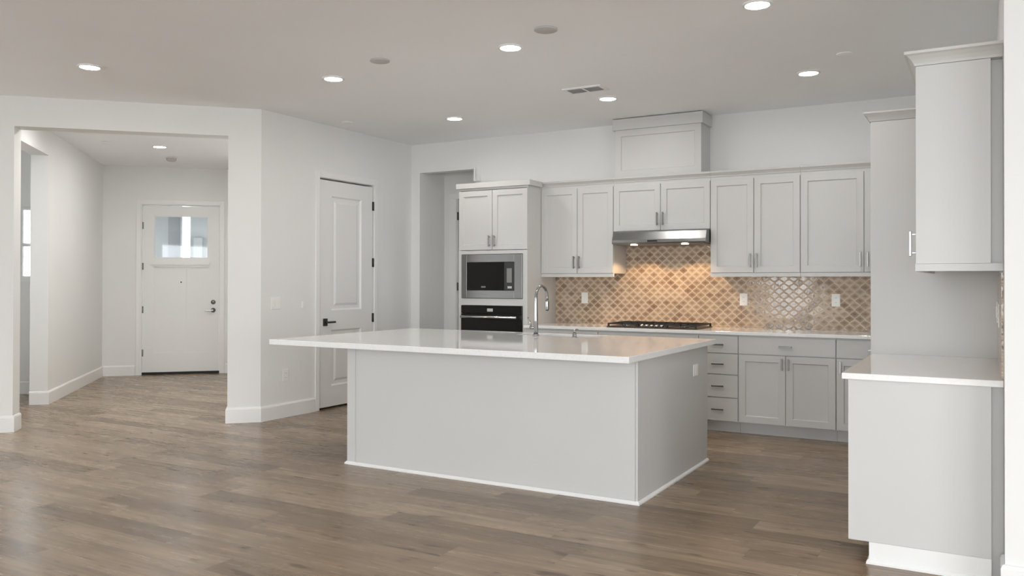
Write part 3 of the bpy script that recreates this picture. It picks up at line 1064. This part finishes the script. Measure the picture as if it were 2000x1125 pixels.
# --- outlets and switches
def plate(name, label, frame, u, z, wd=0.075, ht=0.118, kind='outlet', cat='outlet', v=0.0, group='wall plates'):
    p = frame(u, 0, z)
    t = thing(name, label, cat, p, 0, group)
    MB(frame).box(u - wd / 2, u + wd / 2, v, v + 0.006, z - ht / 2, z + ht / 2).build('plate', M['plate'], t, 0.002)
    if kind == 'outlet':
        for s in (-1, 1):
            fc = MB(frame).lathe([(0.016, v + 0.006), (0.016, v + 0.008)], u, z + s * 0.022, 20, axis='v').build('socket', M['plate'], t)
            b = MB(frame)
            b.box(u - 0.007, u - 0.005, v + 0.008, v + 0.0085, z + s * 0.022 - 0.004, z + s * 0.022 + 0.005)
            b.box(u + 0.005, u + 0.007, v + 0.008, v + 0.0085, z + s * 0.022 - 0.004, z + s * 0.022 + 0.005)
            b.build('slot', M['dark'], fc)
    elif kind == 'rocker':
        n = 2 if wd > 0.1 else 1
        for k in range(n):
            c = u + (k - (n - 1) / 2) * 0.046
            MB(frame).box(c - 0.016, c + 0.016, v + 0.006, v + 0.010, z - 0.033, z + 0.033).build('rocker', M['plate'], t, 0.001)
    else:
        MB(frame).box(u - 0.017, u + 0.017, v + 0.006, v + 0.009, z - 0.034, z + 0.034).build('insert', M['plate'], t, 0.001)
    return t


fw_ = FB(YB - 0.0095)
plate('wall_outlet', 'white plate on the tile backsplash left of the cooktop', fw_, -3.753, 1.187, kind='decora')
plate('wall_outlet', 'white outlet on the tile backsplash just right of the cooktop', fw_, -2.048, 1.189)
plate('wall_outlet', 'white outlet on the tile backsplash nearest the tall panel', fw_, -1.198, 1.192)
fpw = FP(XP + 0.0005)
plate('light_switch', 'white double light switch on the wall left of the pantry door', fpw, 5.951, 1.142, 0.118, 0.118, 'rocker', 'light switch')
plate('thermostat', 'small white square control on the wall beside the pantry door', fpw, 6.334, 1.12, 0.05, 0.07, 'decora', 'wall control')
plate('wall_outlet', 'white outlet low on the wall left of the pantry door', fpw, 6.086, 0.419)
fr_w = FR(XR - 0.0095)
plate('wall_outlet', 'white outlet on the right wall tile above the near counter', fr_w, 4.80, 1.19)
plate('light_switch', 'white switch on the right wall tile, further back than the outlet', fr_w, 5.42, 1.19, kind='rocker', cat='light switch')
# narrow fitting on the wall beside the alcove header
t = thing('wall_chime', 'small white ribbed fitting on the wall above the oven cabinet', 'wall fitting', (-5.12, YB, 2.6))
MB(FB(YB)).box(-5.158, -5.082, 0.0005, 0.02, 2.53, 2.69).build('back_plate', M['wall'], t)
for q in (-5.148, -5.100):
    MB(FB(YB)).box(q - 0.010, q + 0.010, 0.02, 0.045, 2.53, 2.69).build('bar', M['trim'], t, 0.002)

# ------------------------------------------------------------------ island
IX0, IX1, IY0, IY1 = -4.125, -1.832, 4.765, 6.216
t = thing('kitchen_island', 'large pale grey kitchen island base in the middle of the floor', 'kitchen island', ((IX0 + IX1) / 2, (IY0 + IY1) / 2, 0))
MB().box(IX0 + 0.02, IX1 - 0.02, IY0 + 0.002, IY0 + 0.02, 0.0, 0.874).build('front_panel', M['cabinet'], t)
MB().box(IX0, IX0 + 0.019, IY0 + 0.002, IY1, 0.0, 0.874).build('end_panel', M['cabinet'], t)
MB().box(IX1 - 0.019, IX1, IY0 + 0.002, IY1, 0.0, 0.874).build('end_panel', M['cabinet'], t)
MB().box(IX0 + 0.02, IX1 - 0.02, IY1 - 0.02, IY1, 0.10, 0.874).build('back_panel', M['cabinet'], t)
MB().box(IX0 + 0.02, IX1 - 0.02, IY1 - 0.09, IY1 - 0.07, 0.0, 0.099).build('toe_kick', M['cabinet'], t)
b = MB()
b.box(IX0, IX0 + 0.075, IY0 - 0.004, IY0 + 0.0015, 0.0, 0.874)
b.box(IX1 - 0.012, IX1, IY0 - 0.004, IY0 + 0.0015, 0.0, 0.874)
b.build('corner_stile', M['cabinet'], t)
MB().sweep([(IX0, IY1), (IX0, IY0 - 0.004), (IX1, IY0 - 0.004), (IX1, IY1)], [(0.0005, 0.0), (0.014, 0.0), (0.014, 0.010), (0.004, 0.022), (0.0005, 0.022)], -1).build('base_moulding', M['trim'], t)
# the counter top with its sink cut-out
SX0, SX1, SY0, SY1 = -4.735, -1.815, 4.570, 6.385
HX0, HX1, HY0, HY1 = -3.40, -2.70, 6.045, 6.335
b = MB()
xs, ys = [SX0, HX0, HX1, SX1], [SY0, HY0, HY1, SY1]
idx = {}
for zi, z in enumerate((0.875, 0.915)):
    for i, x in enumerate(xs):
        for j, y in enumerate(ys):
            idx[i, j, zi] = b.add([(x, y, z)])
for i in range(3):
    for j in range(3):
        if (i, j) == (1, 1):
            continue
        b.face((idx[i, j, 1], idx[i + 1, j, 1], idx[i + 1, j + 1, 1], idx[i, j + 1, 1]))
        b.face((idx[i, j, 0], idx[i, j + 1, 0], idx[i + 1, j + 1, 0], idx[i + 1, j, 0]))
for k in range(3):
    for (a, c) in (((k, 0), (k + 1, 0)), ((k + 1, 3), (k, 3)), ((3, k), (3, k + 1)), ((0, k + 1), (0, k))):
        b.face((idx[a[0], a[1], 0], idx[c[0], c[1], 0], idx[c[0], c[1], 1], idx[a[0], a[1], 1]))
for (a, c) in (((1, 1), (1, 2)), ((1, 2), (2, 2)), ((2, 2), (2, 1)), ((2, 1), (1, 1))):
    b.face((idx[a[0], a[1], 0], idx[a[0], a[1], 1], idx[c[0], c[1], 1], idx[c[0], c[1], 0]))
tag(b.build('island_countertop', M['quartz'], None, 0.004), 'white quartz slab overhanging the island on its left side', 'countertop')
# sink
t = thing('kitchen_sink', 'steel undermount sink cut into the island counter', 'sink', ((HX0 + HX1) / 2, 6.19, 0.70))
b = MB()


def rl(i, z):
    return [(HX0 + i, HY0 + i, z), (HX1 - i, HY0 + i, z), (HX1 - i, HY1 - i, z), (HX0 + i, HY1 - i, z)]


b.loops([rl(-0.015, 0.872), rl(-0.015, 0.69), rl(0.0, 0.68), rl(0.10, 0.68), rl(0.10, 0.684), rl(0.012, 0.686), rl(0.002, 0.70), rl(-0.004, 0.872)], cap0=False, cap1=False)
i_ = len(b.v)
b.loops([rl(0.10, 0.680), rl(0.10, 0.684)])
b.loops([rl(-0.015, 0.872), rl(-0.004, 0.872)], cap0=False, cap1=False)
b.build('basin', M['steel'], t)
MB().lathe([(0.04, 0.6845), (0.04, 0.688), (0.03, 0.6865)], (HX0 + HX1) / 2, 6.19, 20).build('drain', M['steel_light'], t)
# faucet
FX, FY = -3.187, 5.985
t = thing('kitchen_faucet', 'tall chrome gooseneck faucet beside the island sink', 'faucet', (FX, FY, 0.915))
MB().lathe([(0.027, 0.9155), (0.027, 0.925), (0.021, 0.932)], FX, FY, 24).build('base', M['chrome'], t)
path = [(FX, FY, 0.93), (FX, FY, 1.05), (FX, FY, 1.15), (FX, FY, 1.225)]
R_ = 0.1
for k in range(1, 13):
    a = math.pi * k / 12
    path.append((FX, FY + R_ - R_ * math.cos(a), 1.225 + R_ * math.sin(a)))
path.append((FX, FY + 2 * R_, 1.205))
rad = [0.0185, 0.0185, 0.0165, 0.0135] + [0.0125] * 13
MB().tube(path, rad, 18).build('spout', M['chrome'], t)
MB().lathe([(0.016, 1.203), (0.0175, 1.19), (0.0175, 1.13), (0.014, 1.115)], FX, FY + 2 * R_, 20).build('spray_head', M['chrome'], t)
b = MB()
b.tube([(FX - 0.015, FY, 0.985), (FX - 0.052, FY, 0.985)], 0.013, 14)
b.tube([(FX - 0.045, FY, 0.985), (FX - 0.055, FY, 1.03), (FX - 0.075, FY, 1.065)], [0.008, 0.007, 0.006], 10)
b.build('lever', M['chrome'], t)
# soap dispenser
t = thing('soap_dispenser', 'short chrome soap dispenser on the island right of the faucet', 'soap dispenser', (-2.815, 5.935, 0.915))
MB().lathe([(0.021, 0.9155), (0.021, 0.921), (0.016, 0.924), (0.016, 0.955), (0.013, 0.958)], -2.815, 5.935, 20).build('base', M['chrome'], t)
MB().tube([(-2.815, 5.935, 0.958), (-2.815, 5.935, 0.972), (-2.815, 5.95, 0.978), (-2.815, 6.0, 0.976)], [0.009, 0.009, 0.008, 0.006], 12).build('nozzle', M['chrome'], t)
plate('wall_outlet', 'white outlet on the right end of the island', FP(IX1 + 0.0005), 5.911, 0.716, 0.105, 0.085, kind='decora')

# ------------------------------------------------------------------ right side run
RX, RY0, RY1 = -0.579, 4.331, 5.540
PX = 0.026
frr = FR(RX)
t = thing('base_cabinet', 'near base cabinet at the right edge with a plain end panel', 'cabinet', (-0.25, 4.95, 0), 0, 'right hand cabinets')
MB().box(RX + 0.022, PX, RY0 + 0.02, RY1, 0.105, 0.884).build('carcass', M['cabinet'], t)
MB().box(RX, PX, RY0, RY0 + 0.019, 0.105, 0.884).build('end_panel', M['cabinet'], t, 0.001)
MB().box(PX + 0.0005, XR - 0.001, RY0 + 0.045, RY1, 0.0, 0.884).build('filler', M['cabinet'], t)
MB().box(-0.486, PX, RY0 + 0.002, RY1, 0.0, 0.104).build('toe_kick', M['trim'], t)
MB().sweep([(-0.486, RY1), (-0.486, RY0 + 0.002), (PX, RY0 + 0.002)], [(0.0005, 0), (0.012, 0), (0.012, 0.010), (0.004, 0.022), (0.0005, 0.022)], -1).build('base_moulding', M['trim'], t)
frc = FR(RX + 0.022)
ym = (RY0 + 0.02 + RY1) / 2
drawer(frc, RY0 + 0.02, ym, 0.717, 0.872, t)
drawer(frc, ym, RY1, 0.717, 0.872, t)
door(frc, RY0 + 0.02, ym, 0.107, 0.714, t, ym - 0.03, 0.64, 0.1)
door(frc, ym, RY1, 0.107, 0.714, t, ym + 0.03, 0.64, 0.1)
tag(MB().box(-0.606, XR - 0.001, 4.308, 5.579, 0.885, 0.915).build('countertop', M['quartz'], None, 0.003), 'short white quartz counter at the right edge, before the tall panel', 'countertop')

UX = -0.281
t = thing('upper_cabinet', 'near upper cabinet at the right edge with plain end panel and crown', 'cabinet', (-0.1, 4.95, 1.44), 0, 'right hand cabinets')
MB().box(UX + 0.022, PX, RY0 + 0.02, RY1, 1.443, 2.373).build('carcass', M['cabinet'], t)
MB().box(UX, PX, RY0, RY0 + 0.019, 1.443, 2.373).build('end_panel', M['cabinet'], t, 0.001)
MB().box(PX + 0.0005, XR - 0.001, RY0 + 0.045, RY1, 1.443, 2.373).build('filler', M['cabinet'], t)
fu_ = FR(UX + 0.022)
door(fu_, RY0 + 0.02, ym, 1.445, 2.37, t, RY0 + 0.05, 1.54, 0.12)
door(fu_, ym, RY1, 1.445, 2.37, t, ym + 0.03, 1.56, 0.12)
MB().sweep([(UX + 0.004, RY1), (UX + 0.004, RY0), (XR - 0.002, RY0)], [(-0.02, 1.408), (0.006, 1.408), (0.006, 1.442), (-0.02, 1.442)], -1).build('light_rail', M['cabinet'], t)
MB().sweep([(UX, RY1), (UX, RY0), (XR - 0.002, RY0)], [(-0.05, 2.374), (0.004, 2.374), (0.008, 2.386), (0.018, 2.402), (0.034, 2.418), (0.046, 2.424), (0.046, 2.437), (-0.05, 2.437)], -1).build('crown', M['cabinet'], t)
t = MB().box(-0.225, -0.185, 4.44, 4.56, 1.428, 1.442).build('under_cabinet_light', M['grey_mark'], None, 0.003)
tag(t, 'small dark fixture under the near upper cabinet', 'cabinet light')

# refrigerator enclosure
t = thing('refrigerator_enclosure', 'tall grey end panel with crown standing behind the near right counter', 'cabinet', (-0.27, 6.0, 0))
EX, EY0, EY1 = -0.615, 5.582, 6.57
MB().box(EX, XR - 0.001, EY0, EY0 + 0.02, 0.0, 2.355).build('side_panel', M['cabinet'], t, 0.001)
MB().box(EX, XR - 0.001, EY1 - 0.02, EY1, 0.0, 2.355).build('side_panel', M['cabinet'], t)
MB().box(EX + 0.03, XR - 0.002, EY0 + 0.021, EY1 - 0.021, 1.83, 2.355).build('carcass', M['cabinet'], t)
fe = FR(EX + 0.03)
door(fe, EY0 + 0.021, 6.076, 1.835, 2.35, t, 6.046, 1.93, 0.12)
door(fe, 6.076, EY1 - 0.021, 1.835, 2.35, t, 6.106, 1.93, 0.12)
MB().sweep([(EX, EY1), (EX, EY0), (XR - 0.002, EY0)], [(-0.05, 2.356), (0.004, 2.356), (0.008, 2.366), (0.016, 2.382), (0.03, 2.397), (0.038, 2.402), (0.038, 2.412), (-0.05, 2.412)], -1).build('crown', M['cabinet'], t)
